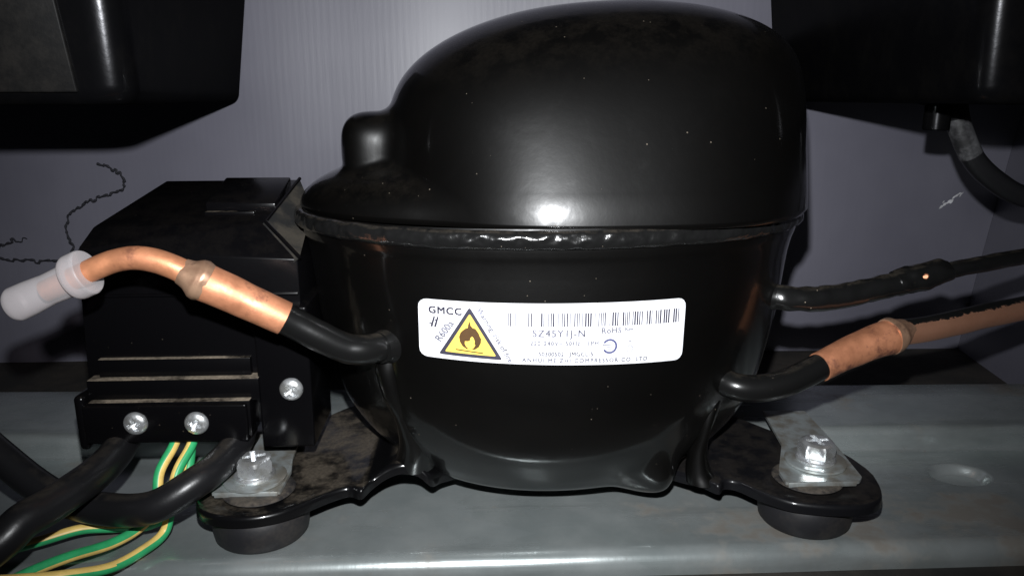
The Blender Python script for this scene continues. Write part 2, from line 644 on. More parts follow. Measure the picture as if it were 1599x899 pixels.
# ------------------------------------------------------------------ trays above
def tray(sign, pts_bottom, pts_top, zb, zt, name_label):
    """closed moulded housing: rounded plan polygon, drafted between bottom and top outline"""
    def rounded(poly, rad, n=8):
        out = []
        m = len(poly)
        for i in range(m):
            p, a, b = (np.array(poly[j][:2], float) for j in (i, i - 1, (i + 1) % m))
            u, v = (a - p), (b - p)
            lu, lv = np.linalg.norm(u), np.linalg.norm(v)
            r = min(poly[i][2], lu * .45, lv * .45)
            p0, p1 = p + u / lu * r, p + v / lv * r
            for k in range(n + 1):
                t = k / n
                out.append((1 - t) ** 2 * p0 + 2 * t * (1 - t) * p + t * t * p1)
        return np.array(out)
    B, T = rounded(pts_bottom, 1), rounded(pts_top, 1)
    c = B.mean(0)
    n = len(B)
    V, F = [], []
    rings = []
    for k in range(7):                       # rounded bottom edge
        a = math.radians(90 * k / 6)
        ins, dz = 0.55 * (1 - math.sin(a)), 0.55 * (1 - math.cos(a))
        d = c - B
        d /= np.linalg.norm(d, axis=1)[:, None]
        rings.append((B + d * ins, dz))
    for k in range(1, 11):
        t = k / 10
        rings.append((B * (1 - t) + T * t, 0.55 + t * (zt - zb - 0.55)))
    for ring, dz in rings:
        for p in ring:
            # bottom rises slightly toward the wall
            zlift = 0.0 * (p[1] + 7)
            V.append((p[0], p[1], zb + dz + zlift))
    m = len(rings)
    for i in range(m - 1):
        for k in range(n):
            F.append((i * n + k, i * n + (k + 1) % n, (i + 1) * n + (k + 1) % n, (i + 1) * n + k))
    F.append(tuple(range(n))[::-1])
    F.append(tuple((m - 1) * n + k for k in range(n)))
    return V, F


bl = [(-30, -4.8, 1), (-12.3, -4.2, 1.0), (-14.1, 12.6, 0.7), (-30, 12.8, 1)]
tl = [(-30.5, -5.4, 1), (-12.3, -4.7, 1.0), (-13.0, 12.7, 0.7), (-30, 12.8, 1)]
V, F = tray(-1, bl, tl, 13.05, 21, '')
tl_ = empty('drip_tray', (-20, 0, 13), 'black moulded tray with a lit vertical corner above the terminal box', 'tray', 'moulded trays above the bay')
mesh('tray_body', V, F, M_TRAY, tl_, sharp=70)
def tray_front(x, z, d):
    return (x, -4.2 - 0.033 * (-12.3 - x) - 0.0625 * (z - 13.05) + d, z)


pan = [(-24, 13.4), (-13.68, 13.4), (-13.95, 16.5), (-14.2, 20.5), (-24, 20.5)]
pv = [tray_front(x, z, -0.10) for x, z in pan] + [tray_front(x, z, 0.12) for x, z in pan]
M = Mat('dusty_black_panel')
M.setc(M.mix(M.ramp(M.noise(110, 6, 0.75), 0.35, 0.75), (0.004, 0.004, 0.0042), (0.012, 0.011, 0.010)))
M.set(Roughness=0.5, Specular_IOR_Level=0.1)
M.bump(M.noise(500, 4), 0.2, 0.0003)
mesh('front_panel', *bevelled(pv, [(0, 1, 2, 3, 4), (9, 8, 7, 6, 5)] + [(i, i + 5, (i + 1) % 5 + 5, (i + 1) % 5) for i in range(5)], 0.05, 2), M.m, tl_, sharp=60)
br = [(30, -4.6, 1), (12.25, -4.2, 0.9), (12.3, 12.6, 0.7), (30, 12.8, 1)]
tr_ = [(30, -5.2, 1), (11.8, -4.6, 0.9), (11.4, 12.7, 0.7), (30, 12.8, 1)]
V, F = tray(1, br, tr_, 13.05, 21, '')
trr = empty('drip_tray', (20, 0, 13), 'black moulded tray with a hose spout underneath at the upper right', 'tray', 'moulded trays above the bay')
mesh('tray_body', V, F, M_TRAY, trr, sharp=70)
V, F = polar([(0, 0), (0.42, 0.0), (0.46, 0.05), (0.46, 0.9), (0.66, 0.95), (0.72, 1.02), (0.72, 1.5)], 32, True)
mesh('spout', [(x + 14.75, y + 2.0, 12.05 + z) for x, y, z in V], F, M_TRAY, trr)

hose_p = spline([(15.75, 2.6, 13.4), (15.85, 2.6, 12.7), (16.15, 2.6, 11.95), (16.85, 2.6, 10.85), (17.9, 2.6, 10.0), (19.2, 2.7, 9.4), (22, 3.0, 8.8)], 10)
ho = empty('drain_hose', (15.6, 2.6, 13), 'black hose curving away below the upper right tray with a scuffed pale section', 'hose')
V, F = tube(hose_p, 0.42, 20)
mesh('hose', V, F, M_CABLE, ho)
V, F = tube(hose_p[13:29], 0.432, 20)
M = Mat('scuffed_print')
M.setc(M.mix(M.ramp(M.noise(70, 5, 0.7), 0.38, 0.62), (0.013, 0.013, 0.014), (0.085, 0.085, 0.09)))
M.set(Roughness=0.5)
mesh('scuffed_band', V, F, M.m, ho)

# ------------------------------------------------------------------ compressor
comp = empty('compressor', (0.2, 0, 0.8), 'glossy black domed refrigeration compressor with a white label and stepped top shell', 'compressor')
CX0 = -0.08
A0, B0, PN = 8.55, 6.45, 2.12
TURN = math.radians(3.5)                    # the shell stands slightly turned on its base


def turned(V):
    c, s_ = math.cos(TURN), math.sin(TURN)
    return [(x * c - y * s_, x * s_ + y * c, z) for x, y, z in V]



def plan(theta, a, b, n=PN):
    c, s = np.cos(theta), np.sin(theta)
    r = (np.abs(c / a) ** n + np.abs(s / b) ** n) ** (-1.0 / n)
    return r * c, r * s


def smin(a, b, k):
    h = np.clip(0.5 + 0.5 * (b - a) / k, 0, 1)
    return b * (1 - h) + a * h - k * h * (1 - h)


def upper_f(P):
    x, y, z = P[..., 0], P[..., 1], P[..., 2]
    zz = z - 9.85
    # tall dome, offset to the right, its roof falling away to the left
    xc = x - 1.36
    zt = 16.38 - 0.0165 * np.clip(3.3 - x, 0, None) ** 2 - 0.012 * np.clip(x - 3.3, 0, None) ** 2 - 0.004 * y ** 2
    h = np.clip(zz, 0, None) / (zt - 9.85)
    aa = 7.08 - 0.03 * zz
    zl = np.clip(zz, 0, 0.9)
    bb = 6.40 - (0.14 * zl + 0.125 * zl ** 2) - 0.345 * np.clip(zz - 0.9, 0, 9)
    fa = (np.abs(xc / aa) ** 2.7 + np.abs(y / bb) ** 2.2 + h ** (5.8 + 0.25 * np.clip(x, 0, 8))) ** (1 / 2.4) - 1
    fa = fa * 6.0
    # low shoulder over the full oval
    xs = x - CX0
    hz = np.clip(zz, 0, None) / 2.15
    fb = (np.abs(xs / (A0 - 0.02)) ** 2.0 + np.abs(y / (B0 - 0.95)) ** 2.1 + hz ** 1.9) ** (1 / 2.0) - 1
    fb = fb * 6.0
    f = smin(fa, fb, 0.35)
    # rounded bump standing at the left step
    ex, ey, ez = (x + 5.85) / 1.22, (y + 0.8) / 1.4, (z - 11.62) / 1.22
    fc = ((np.abs(ex) ** 3.1 + np.abs(ey) ** 2.8 + np.abs(ez) ** 3.1) ** (1 / 3.0) - 1) * 1.4
    f = smin(f, fc, 0.46)
    return f


def upper_shell():
    nt, nphi = 640, 210
    th = np.linspace(0, 2 * np.pi, nt, endpoint=False)
    ph = np.concatenate([np.linspace(0, 0.5, 90, endpoint=False), np.linspace(0.5, np.pi / 2 - 0.004, nphi - 90)])
    O = np.array([0.6, 0.0, 9.85])
    TH, PH = np.meshgrid(th, ph)
    D = np.stack([np.cos(PH) * np.cos(TH), np.cos(PH) * np.sin(TH), np.sin(PH)], -1)
    ts = np.linspace(3.0, 11.5, 120)
    last = np.full(TH.shape, 3.0)
    for t in ts:
        ins = upper_f(O + D * t) < 0
        last = np.where(ins, t, last)
    step = ts[1] - ts[0]
    lo, hi = last.copy(), last + step
    for _ in range(16):
        mid = (lo + hi) / 2
        ins = upper_f(O + D * mid[..., None]) < 0
        lo, hi = np.where(ins, mid, lo), np.where(ins, hi, mid)
    r = lo
    P = O + D * r[..., None]
    V = P.reshape(-1, 3).tolist()
    F = []
    for j in range(nphi - 1):
        for i in range(nt):
            i2 = (i + 1) % nt
            F.append((j * nt + i, j * nt + i2, (j + 1) * nt + i2, (j + 1) * nt + i))
    F.append(tuple((nphi - 1) * nt + i for i in range(nt)))
    # turned-in lower edge
    k = len(V)
    for i in range(nt):
        v = P[0, i]
        V.append((CX0 + (v[0] - CX0) * 0.985, v[1] * 0.985, 9.70))
    for i in range(nt):
        i2 = (i + 1) % nt
        F.append((k + i, k + i2, i2, i))
    return V, F


V, F = upper_shell()
V = turned(V)
shell_up = mesh('upper_shell', V, F, M_SHELL, comp, sharp=80)

SX = [(9.80, .985), (9.35, .995), (9.05, .990), (8.80, .980), (8.45, .970), (8.0, .962), (6.0, .935), (4.2, .890), (3.4, .860), (2.6, .805), (1.9, .735), (1.45, .67), (1.05, .61), (0.80, .51), (0.72, .33), (0.70, .02)]
SY = [(9.80, .985), (9.35, .995), (9.05, .992), (8.80, .985), (8.45, .980), (8.0, .977), (6.0, .965), (4.2, .945), (3.4, .922), (2.6, .880), (1.9, .82), (1.45, .775), (1.05, .72), (0.80, .62), (0.72, .40), (0.70, .02)]


def sxy(z):
    za = [p[0] for p in SX][::-1]
    return np.interp(z, za, [p[1] for p in SX][::-1]), np.interp(z, za, [p[1] for p in SY][::-1])


def lower_point(theta, z):
    """outer surface of the lower shell"""
    sx, sy = sxy(z)
    x, y = plan(np.asarray(theta), A0 * sx, B0 * sy)
    return x + CX0, y


def lower_shell():
    prof = spline([(z, s, t) for (z, s), (_, t) in zip(SX, SY)], 6)
    nt = 360
    V, F = [], []
    th = np.linspace(0, 2 * np.pi, nt, endpoint=False)
    for (z, s, t) in prof:
        x, y = plan(th, A0 * s, B0 * t)
        # foot-like lobe pressed out at the front right of the base
        g = np.exp(-(((np.degrees(th) - 300.5 + 180) % 360 - 180) / 7.5) ** 2)
        gz = math.exp(-((z - 1.15) / 0.95) ** 2)
        k = 1 + 0.17 * g * gz
        # shallow vertical pocket where the side wall steps back, right of the label
        V += [(CX0 + a * q, b * q, z - 0.12 * gg * gz) for a, b, q, gg in zip(x, y, k, g)]
    n = len(prof)
    for j in range(n - 1):
        for i in range(nt):
            i2 = (i + 1) % nt
            F.append((j * nt + i, (j + 1) * nt + i, (j + 1) * nt + i2, j * nt + i2))
    F.append(tuple((n - 1) * nt + i for i in range(nt)))
    return V, F


V, F = lower_shell()
V = turned(V)
shell_lo = mesh('lower_shell', V, F, M_SHELL, comp, sharp=80)


def weld():
    nt, ns = 900, 14
    V, F = [], []
    for i in range(nt):
        th = 2 * math.pi * i / nt
        x, y = plan(np.array(th), A0, B0)
        nrm = Vector((x / A0 ** 2, y / B0 ** 2, 0)).normalized()
        wav = 0.03 * noise.noise(Vector((x * 1.3, y * 1.3, 0)))
        for k in range(ns):
            a = math.pi * (k / (ns - 1)) - math.pi / 2
            lump = 0.046 * noise.noise(Vector((x * 3.4, y * 3.4, k * 0.32))) + 0.016 * noise.noise(Vector((x * 9, y * 9, k * 0.8)))
            out = -0.10 + (0.26 + lump * 1.0 + wav) * max(0.0, math.cos(a)) ** 0.7
            z = 9.50 + 0.27 * math.sin(a) + wav
            V.append((CX0 + x + nrm.x * out, y + nrm.y * out, z))
    for i in range(nt):
        i2 = (i + 1) % nt
        for k in range(ns - 1):
            F.append((i * ns + k, i2 * ns + k, i2 * ns + k + 1, i * ns + k + 1))
    return V, F


V, F = weld()
V = turned(V)
mesh('weld_seam', V, F, M_WELD, comp, sharp=80)

# ---- brackets
def bracket(rows, sgn):
    """rows: x, y_front, y_back, z"""
    P = spline(rows, 6)
    V, F = [], []
    tt = [0, .15, .3, .45, .6, .75, .88, .95]
    for x, yf, yb, z in P:
        ring = []
        for t in tt:
            ring.append((x, yb + (yf - yb) * t, z))
        for a in (25, 50, 75, 90):
            r = math.radians(a)
            ring.append((x, yf + 0.12 - 0.16 * math.sin(r), z - 0.16 * (1 - math.cos(r))))
        ring.append((x, yf - 0.04, z - 0.36))
        n = len(ring)
        under = [(q[0], q[1] + (0.16 if i > n - 4 else 0.02), q[2] - 0.2 if i < n - 1 else q[2]) for i, q in enumerate(ring)]
        V += ring + under[::-1]
    m = 2 * n
    for i in range(len(P) - 1):
        for k in range(m):
            k2 = (k + 1) % m
            F.append((i * m + k, i * m + k2, (i + 1) * m + k2, (i + 1) * m + k))
    F.append(tuple(range(m)))
    F.append(tuple((len(P) - 1) * m + k for k in range(m))[::-1])
    return V, F


rowsL = [(-11.42, -4.75, -4.35, 1.34), (-11.25, -5.45, -3.55, 1.34), (-10.85, -5.95, -3.05, 1.34), (-10.2, -6.22, -2.75, 1.34), (-9.4, -6.28, -1.6, 1.34), (-8.6, -6.02, 0.6, 1.34),
         (-7.9, -5.50, 1.6, 1.36), (-7.3, -5.00, 2.0, 1.38), (-6.75, -4.75, 2.0, 1.42), (-6.35, -5.00, 2.0, 1.46), (-6.05, -4.60, 2.0, 1.58), (-5.6, -4.45, 1.6, 1.85),
         (-5.1, -4.42, 1.6, 2.0), (-4.6, -4.35, 1.5, 1.85), (-4.2, -4.35, 1.2, 1.5), (-3.9, -3.75, -1.4, 1.3), (-3.2, -3.2, -1.3, 1.2)]
V, F = bracket(rowsL, -1)
mesh('mounting_bracket', V, F, M_BRACKET, comp, sharp=50)['label'] = 'dust covered left mounting foot plate'
rowsR = [(3.6, -3.6, -1.2, 1.2), (4.1, -4.2, -1.2, 1.3), (4.5, -4.65, 0.4, 1.4), (4.9, -5.15, 0.8, 1.42), (5.2, -4.8, 0.9, 1.4), (5.6, -4.9, 0.9, 1.38), (6.1, -5.5, 0.9, 1.36), (6.8, -6.1, 0.7, 1.34),
         (7.6, -6.38, -0.4, 1.34), (8.4, -6.48, -1.5, 1.34), (9.1, -6.42, -2.0, 1.34), (9.65, -6.1, -2.7, 1.34), (9.98, -5.5, -3.3, 1.34), (10.15, -4.7, -4.2, 1.34)]
V, F = bracket(rowsR, 1)
mesh('mounting_bracket', V, F, M_BRACKET_CLEAN, comp, sharp=50)['label'] = 'cleaner black right mounting foot plate'

# ---- tube stubs and tubes
def ring_collar(c, d, r, h):
    d = np.array(d, float)
    d /= np.linalg.norm(d)
    c = np.array(c, float)
    return tube([c - d * h, c - d * h * .4, c + d * h * .4, c + d * h], [r * 1.25, r * 1.22, r * 1.05, r], 28, True, 0.03, 3)


lt = spline([(-4.7, -3.7, 6.2), (-5.30, -4.75, 6.12), (-5.90, -5.35, 6.12), (-6.5, -5.55, 6.25), (-7.15, -5.72, 6.65), (-7.75, -5.85, 7.05), (-8.2, -6.0, 7.38)], 8)
t1 = mesh('process_tube', *tube(lt, 0.44, 24), M_TUBEBLACK, comp)
t1['label'] = 'charging tube bending out to the left, black at the shell'
mesh('collar', *ring_collar((-5.40, -4.95, 6.1), (-0.6, -0.75, 0), 0.47, 0.25), M_TUBEBLACK, t1)
sl = spline([(-8.05, -5.95, 7.27), (-8.7, -6.1, 7.66), (-9.4, -6.25, 8.08), (-10.05, -6.4, 8.47)], 8)
mesh('copper_sleeve', *tube(sl, np.linspace(0.475, 0.53, len(sl)), 28, True, 0.015, 1.5), M_COPPER, t1)
jt = np.array([(-9.95, -6.38, 8.42), (-10.08, -6.41, 8.5), (-10.2, -6.43, 8.57), (-10.36, -6.46, 8.66), (-10.55, -6.48, 8.77)])
mesh('braze_joint', *tube(spline(jt, 4), np.interp(np.linspace(0, 4, 17), range(5), [.54, .58, .54, .42, .35]), 28, True, 0.05, 2.5), M_BRAZE, t1)
tp = spline([(-10.3, -6.45, 8.63), (-10.7, -6.5, 8.87), (-11.2, -6.52, 9.07), (-11.7, -6.54, 9.15), (-12.2, -6.55, 9.08), (-12.7, -6.56, 8.90), (-13.1, -6.57, 8.72), (-13.7, -6.6, 8.46), (-14.1, -6.6, 8.29)], 8)
mesh('thin_pipe', *tube(tp, np.linspace(0.335, 0.29, len(tp)), 24, True, 0.02, 1.2), M_COPPERTHIN, t1)

rt = spline([(4.2, -3.2, 4.6), (4.85, -4.1, 4.62), (5.35, -4.65, 4.50), (6.05, -4.75, 4.45), (6.9, -4.65, 4.56), (7.6, -4.45, 4.75), (8.35, -4.2, 5.0)], 8)
t2 = mesh('suction_tube', *tube(rt, 0.43, 24), M_TUBEBLACK, comp)
t2['label'] = 'lower right tube, black at the shell then bare copper'
mesh('collar', *ring_collar((4.8, -4.1, 4.62), (0.6, -0.8, 0), 0.46, 0.22), M_TUBEBLACK, t2)
sl = spline([(8.2, -4.25, 4.94), (9.2, -3.85, 5.22), (10.2, -3.5, 5.46), (11.0, -3.25, 5.60)], 8)
mesh('copper_sleeve', *tube(sl, np.linspace(0.47, 0.58, len(sl)), 28, True, 0.02, 1.5), M_COPPER, t2)
jt = spline([(10.85, -3.3, 5.58), (11.1, -3.2, 5.62), (11.35, -3.1, 5.66), (11.7, -3.0, 5.68)], 4)
mesh('braze_joint', *tube(jt, np.interp(np.linspace(0, 3, len(jt)), range(4), [.60, .60, .48, .40]), 28, True, 0.05, 2.5), M_BRAZE, t2)
tp = spline([(11.3, -3.1, 5.66), (12.2, -2.85, 5.68), (13.3, -2.5, 5.74), (15.2, -1.8, 5.85), (17.2, -1.1, 5.93), (21, 0.3, 6.1)], 8)
mesh('half_painted_pipe', *tube(tp, 0.43, 24, True, 0.02, 1), M_COPPERHALF, t2)

dt = spline([(5.9, -1.9, 6.9), (6.7, -2.7, 6.93), (7.3, -3.05, 6.9), (8.1, -3.1, 6.86), (9.0, -3.0, 6.90), (10.2, -2.85, 7.06), (11.6, -2.65, 7.32), (12.5, -2.5, 7.52)], 8)
t3 = mesh('discharge_tube', *tube(dt, 0.41, 24, True, 0.05, 2.4), M_TUBELUMPY, comp)
t3['label'] = 'upper right tube wholly covered in lumpy black paint'
mesh('collar', *ring_collar((6.95, -2.9, 6.92), (1, -0.5, 0), 0.42, 0.22), M_TUBEBLACK, t3)
jt = spline([(11.2, -2.7, 7.24), (11.7, -2.63, 7.34), (12.2, -2.55, 7.45), (12.8, -2.46, 7.56), (13.15, -2.4, 7.61)], 6)
mesh('sleeve_joint', *tube(jt, np.interp(np.linspace(0, 4, len(jt)), range(5), [.42, .46, .47, .46, .32]), 24, True, 0.09, 2.6), M_TUBELUMPY, t3)
tp = spline([(13.0, -2.42, 7.59), (13.8, -2.25, 7.68), (14.9, -1.95, 7.77), (16.5, -1.5, 7.9), (20, -0.3, 8.15)], 8)
mesh('far_pipe', *tube(tp, 0.285, 20, True, 0.03, 2), M_TUBELUMPY, t3)
V, F = tube([(12.05, -2.98, 7.55), (12.02, -3.05, 7.57)], [0.11, 0.06], 9, True, 0.05, 9)
mesh('chipped_spot', V, F, M_COPPER, t3)

def fin(pts, wid, thick, name):
    P = spline(pts, 8)
    V, F = [], []
    for i, p in enumerate(P):
        t = i / (len(P) - 1)
        w_, h_ = np.interp(t, [0, .5, 1], wid), np.interp(t, [0, .5, 1], thick)
        for k in range(16):
            a = 2 * math.pi * k / 16
            V.append((p[0] + w_ * math.cos(a), p[1] + h_ * math.sin(a), p[2]))
    for i in range(len(P) - 1):
        for k in range(16):
            F.append((i * 16 + k, i * 16 + (k + 1) % 16, (i + 1) * 16 + (k + 1) % 16, (i + 1) * 16 + k))
    F += [tuple(range(16)), tuple((len(P) - 1) * 16 + k for k in range(16))]
    return mesh(name, V, F, M_SHELL, comp)


fin([(4.75, -3.9, 4.75), (4.78, -4.25, 4.1), (4.6, -4.4, 3.2), (4.42, -4.35, 2.3), (4.45, -4.4, 1.6), (4.6, -4.5, 1.2)], (.42, .22, .55), (.4, .35, .5), 'welded_strap')
fin([(-5.3, -4.6, 6.0), (-5.4, -4.75, 5.2), (-5.2, -4.65, 4.2), (-4.85, -4.35, 3.2), (-4.7, -4.05, 2.4), (-4.8, -3.75, 1.6)], (.40, .3, .7), (.3, .3, .7), 'welded_strap')

# ---- label
LX0, LX1 = -4.68, 3.00
LZT, LZB = 7.70, 5.87


def label_pt(fx, v, off=0.0):
    """fx 0..1 along the label, v 0 (top) .. 1 (bottom)"""
    x = LX0 + (LX1 - LX0) * fx
    zt = LZT - 0.06 * (fx - 0.5)
    zb = LZB - 0.22 * (fx - 0.5)
    z = zt + (zb - zt) * v
    sx, sy = sxy(z)
    a, b = A0 * sx, B0 * sy
    y = -b * (1 - abs((x - CX0) / a) ** PN) ** (1 / PN)
    nv = Vector((abs((x - CX0) / a) ** (PN - 1) / a * (1 if x > CX0 else -1), -abs(y / b) ** (PN - 1) / b, 0)).normalized()
    return turned([(x + nv.x * off, y + nv.y * off, z)])[0]


LASP = (LX1 - LX0) / (LZT - LZB)          # label is LASP wide x 1 high


def label_mesh():
    # rounded rectangle grid
    nx, nz = 90, 16
    r = 0.13
    V, F = [], []
    rows = []
    for j in range(nz + 1):
        v = j / nz
        v = 0.5 - 0.5 * math.cos(math.pi * v)
        ins = 0
        if v < r:
            ins = r - math.sqrt(max(0, r * r - (r - v) ** 2))
        elif v > 1 - r:
            ins = r - math.sqrt(max(0, r * r - (v - 1 + r) ** 2))
        ins /= LASP
        rows.append((v, ins))
    for off in (0.016, -0.03):
        for v, ins in rows:
            for i in range(nx + 1):
                fx = ins + (1 - 2 * ins) * i / nx
                V.append(label_pt(fx, v, off))
    m = (nx + 1) * (nz + 1)
    for j in range(nz):
        for i in range(nx):
            a = j * (nx + 1) + i
            F.append((a, a + nx + 1, a + nx + 2, a + 1))
            F.append((m + a, m + a + 1, m + a + nx + 2, m + a + nx + 1))
    for i in range(nx):
        for a in (i, nz * (nx + 1) + i):
            F.append((a, a + 1, m + a + 1, m + a))
    for j in range(nz):
        for a in (j * (nx + 1), j * (nx + 1) + nx):
            F.append((a, a + nx + 1, m + a + nx + 1, m + a))
    return V, F


label = mesh('label', *label_mesh(), M_LABEL, comp, sharp=40)
label['label'] = 'white rating label with a yellow warning triangle and a barcode'


def printed(name, polys, mat, off=0.021):
    """polys: list of (verts2d, faces) in label units: X in 0..LASP (same unit as height), v 0 top..1 bottom"""
    bm = bmesh.new()
    for vs, fs in polys:
        bv = [bm.verts.new((p[0], p[1], 0)) for p in vs]
        for f in fs:
            try:
                bm.faces.new([bv[i] for i in f])
            except ValueError:
                pass
    bmesh.ops.triangulate(bm, faces=list(bm.faces))
    for _ in range(5):
        es = [e for e in bm.edges if e.calc_length() > 0.10]
        if not es:
            break
        bmesh.ops.subdivide_edges(bm, edges=es, cuts=1)
        bmesh.ops.triangulate(bm, faces=list(bm.faces))
    bm.verts.index_update()
    V = [label_pt(v.co.x / LASP, v.co.y, off + 0.0006 * (i % 7) * 0) for i, v in enumerate(bm.verts)]
    F = [[v.index for v in f.verts] for f in bm.faces]
    bm.free()
    return mesh(name, V, F, mat, label, smooth=True, sharp=60)


def text2d(s, size, x, y, rot=0.0, bold=0.0, space=1.0, sx=1.0):
    """x, y: left end of the baseline in label units (y down); rot in radians, counter-clockwise as read"""
    cu = bpy.data.curves.new('t', 'FONT')
    cu.body = s
    cu.size = size
    cu.space_character = space
    cu.resolution_u = 3
    o = bpy.data.objects.new('t', cu)
    COL.objects.link(o)
    bpy.context.view_layer.update()
    dg = bpy.context.evaluated_depsgraph_get()
    me = bpy.data.meshes.new_from_object(o.evaluated_get(dg))
    vs, fs = [], []
    c, s_ = math.cos(rot), math.sin(rot)
    for v in me.vertices:
        px, py = v.co.x * sx, v.co.y
        vs.append((x + px * c - py * s_, y - (px * s_ + py * c)))
    fs = [tuple(p.vertices) for p in me.polygons]
    if bold:                                 # struck several times, a hair apart
        n0, v0, f0 = len(vs), list(vs), list(fs)
        for dx, dy in ((bold, 0), (0, bold), (bold, bold), (bold * .5, bold * .5)):
            k = len(vs)
            vs += [(a + dx, b + dy) for a, b in v0]
            fs += [tuple(i + k for i in f) for f in f0]
    bpy.data.objects.remove(o)
    bpy.data.curves.remove(cu)
    bpy.data.meshes.remove(me)
    return vs, fs


def rect(x0, y0, x1, y1):
    return [(x0, y0), (x1, y0), (x1, y1), (x0, y1)], [(0, 1, 2, 3)]


def ringpoly(cx, cy, r0, r1, a0=0, a1=360, n=36):
    vs, fs = [], []
    for i in range(n + 1):
        a = math.radians(a0 + (a1 - a0) * i / n)
        vs += [(cx + r0 * math.cos(a), cy + r0 * math.sin(a)), (cx + r1 * math.cos(a), cy + r1 * math.sin(a))]
    for i in range(n):
        fs.append((2 * i, 2 * i + 1, 2 * i + 3, 2 * i + 2))
    return vs, fs


def roundpoly(pts, r, n=5):
    out = []
    m = len(pts)
    for i in range(m):
        p, a, b = (np.array(pts[j], float) for j in (i, i - 1, (i + 1) % m))
        u, v = (a - p) / np.linalg.norm(a - p), (b - p) / np.linalg.norm(b - p)
        p0, p1 = p + u * r, p + v * r
        for k in range(n + 1):
            t = k / n
            out.append(tuple((1 - t) ** 2 * p0 + 2 * t * (1 - t) * p + t * t * p1))
    return out


L_ = LASP
tri_out = [(0.187 * L_, 0.085), (0.306 * L_, 0.945), (0.072 * L_, 0.925)]
c0 = np.mean(tri_out, axis=0)
tri_in = [tuple(c0 + (np.array(p) - c0) * 0.80) for p in tri_out]
po, pi = roundpoly(tri_out, 0.05), roundpoly(tri_in, 0.03)
n_ = len(po)
printed('triangle_border', [(po + pi, [(i, (i + 1) % n_, n_ + (i + 1) % n_, n_ + i) for i in range(n_)])], M_INK)
printed('warning_triangle', [(pi, [tuple(range(n_))])], M_WARN)
fl = [(-.16, 1.0), (-.34, .90), (-.45, .74), (-.48, .56), (-.42, .40), (-.38, .50), (-.33, .32), (-.22, .24), (-.20, .34), (-.10, .20), (-.08, .08), (-.02, -.06),
      (.03, .12), (.12, .20), (.14, .32), (.23, .22), (.31, .36), (.29, .46), (.37, .38), (.43, .52), (.42, .62), (.48, .58), (.46, .74), (.37, .90), (.20, 1.0)]
fin_ = [(-.10, .99), (-.24, .90), (-.32, .78), (-.31, .66), (-.20, .76), (-.13, .66), (-.08, .76), (-.01, .62), (.02, .50), (.12, .44), (.20, .50), (.19, .66), (.27, .64), (.25, .76), (.30, .80), (.22, .92), (.10, .99)]
fx_, fy_, fs_ = 0.1885 * L_, 0.345, 0.45
printed('flame', [([(fx_ + p[0] * fs_ * .78, fy_ + p[1] * fs_) for p in fl], [tuple(range(len(fl)))])], M_FLAME, 0.024)
printed('inner_flame', [([(fx_ + p[0] * fs_ * .78, fy_ + p[1] * fs_) for p in [(q[0] * .74, .97 + (q[1] - .97) * .86) for q in fin_]], [tuple(range(len(fin_)))])], M_WARN, 0.027)
printed('flame_ground_line', [([(0.135 * L_, .805), (0.235 * L_, .838), (0.235 * L_, .858), (0.135 * L_, .825)], [(0, 1, 2, 3)])], M_FLAME, 0.026)
printed('maker_text', [text2d('GMCC', 0.165, 0.036 * L_, 0.225, 0.0, 0.010, 1.12)], M_INK)
sw = []
for k, (ox, oy) in enumerate(((0, 0), (0.055, -.02))):
    bx, by = 0.044 * L_ + ox, 0.46 + oy * 0
    sw.append(([(bx, by), (bx + .03, by + .01), (bx + .075, by - .17), (bx + .05, by - .175)], [(0, 1, 2, 3)]))
sw.append(rect(0.040 * L_, .40, 0.050 * L_, .42))
sw.append(rect(0.060 * L_, .34, 0.070 * L_, .36))
printed('maker_emblem', sw, M_INK)
printed('refrigerant_text', [text2d('R600a', 0.16, 0.078 * L_, 0.72, math.radians(57), 0.005, 1.0)], M_INKGREY)
printed('warning_text', [text2d('Warning: risk of fire', 0.115, 0.212 * L_, 0.115, math.radians(-60.5), 0.005, 1.05)], M_INKGREY)
# barcode: groups of bars, denser at the right
bars_d, bars_g = [], []
groups = [(.324, .338), (.398, .412), (.444, .457), (.479, .497), (.520, .543), (.566, .586), (.606, .634), (.656, .687), (.708, .736), (.748, .778), (.786, .826), (.842, .864), (.878, .902), (.910, .938), (.950, .974)]
random.seed(3)
for gi, (a, b) in enumerate(groups):
    x = a * L_
    end = b * L_
    k = 0
    while x < end - 0.006:
        wd = random.choice([0.016, 0.020, 0.026])
        (bars_d if (k % 2 == 0 or gi < 2) else bars_g).append(rect(x, 0.155, min(x + wd, end), 0.375))
        x += wd + random.choice([0.012, 0.014, 0.02])
        k += 1
for x in (.350, .425, .470, .506, .550, .595, .642, .698):
    bars_g.append(rect(x * L_, 0.155, x * L_ + 0.012, 0.375))
M_BAR = plain('barcode_ink', (0.04, 0.04, 0.06), 0.45)
bc = printed('barcode', bars_d + bars_g[::2], M_INK)
printed('faint_barcode', bars_g[1::2], M_BAR)
printed('model_text', [text2d('SZ45Y1J-N', 0.165, 0.412 * L_, 0.535, 0, 0.006, 1.12)], M_INKGREY)
printed('rating_text', [text2d('220-240V~ 50Hz   1PH', 0.098, 0.405 * L_, 0.675, 0, 0.005, 1.15)], M_INKFAINT)
printed('serial_text', [text2d('S0300502   JMGCL-5', 0.095, 0.437 * L_, 0.85, 0, 0.004, 1.05)], M_INKSMALL)
printed('company_text', [text2d('ANHUI MEIZHI COMPRESSOR CO.,LTD', 0.092, 0.377 * L_, 0.955, 0, 0.004, 1.3)], M_INKSMALL)
printed('compliance_text', [text2d('RoHS', 0.13, 0.668 * L_, 0.485, 0, 0.005, 1.1)], M_INKGREY)
ta = [text2d('Rev', 0.09, 0.758 * L_, 0.46, 0, 0.003, 1.0)]
printed('small_mark', ta, M_INKGREY)
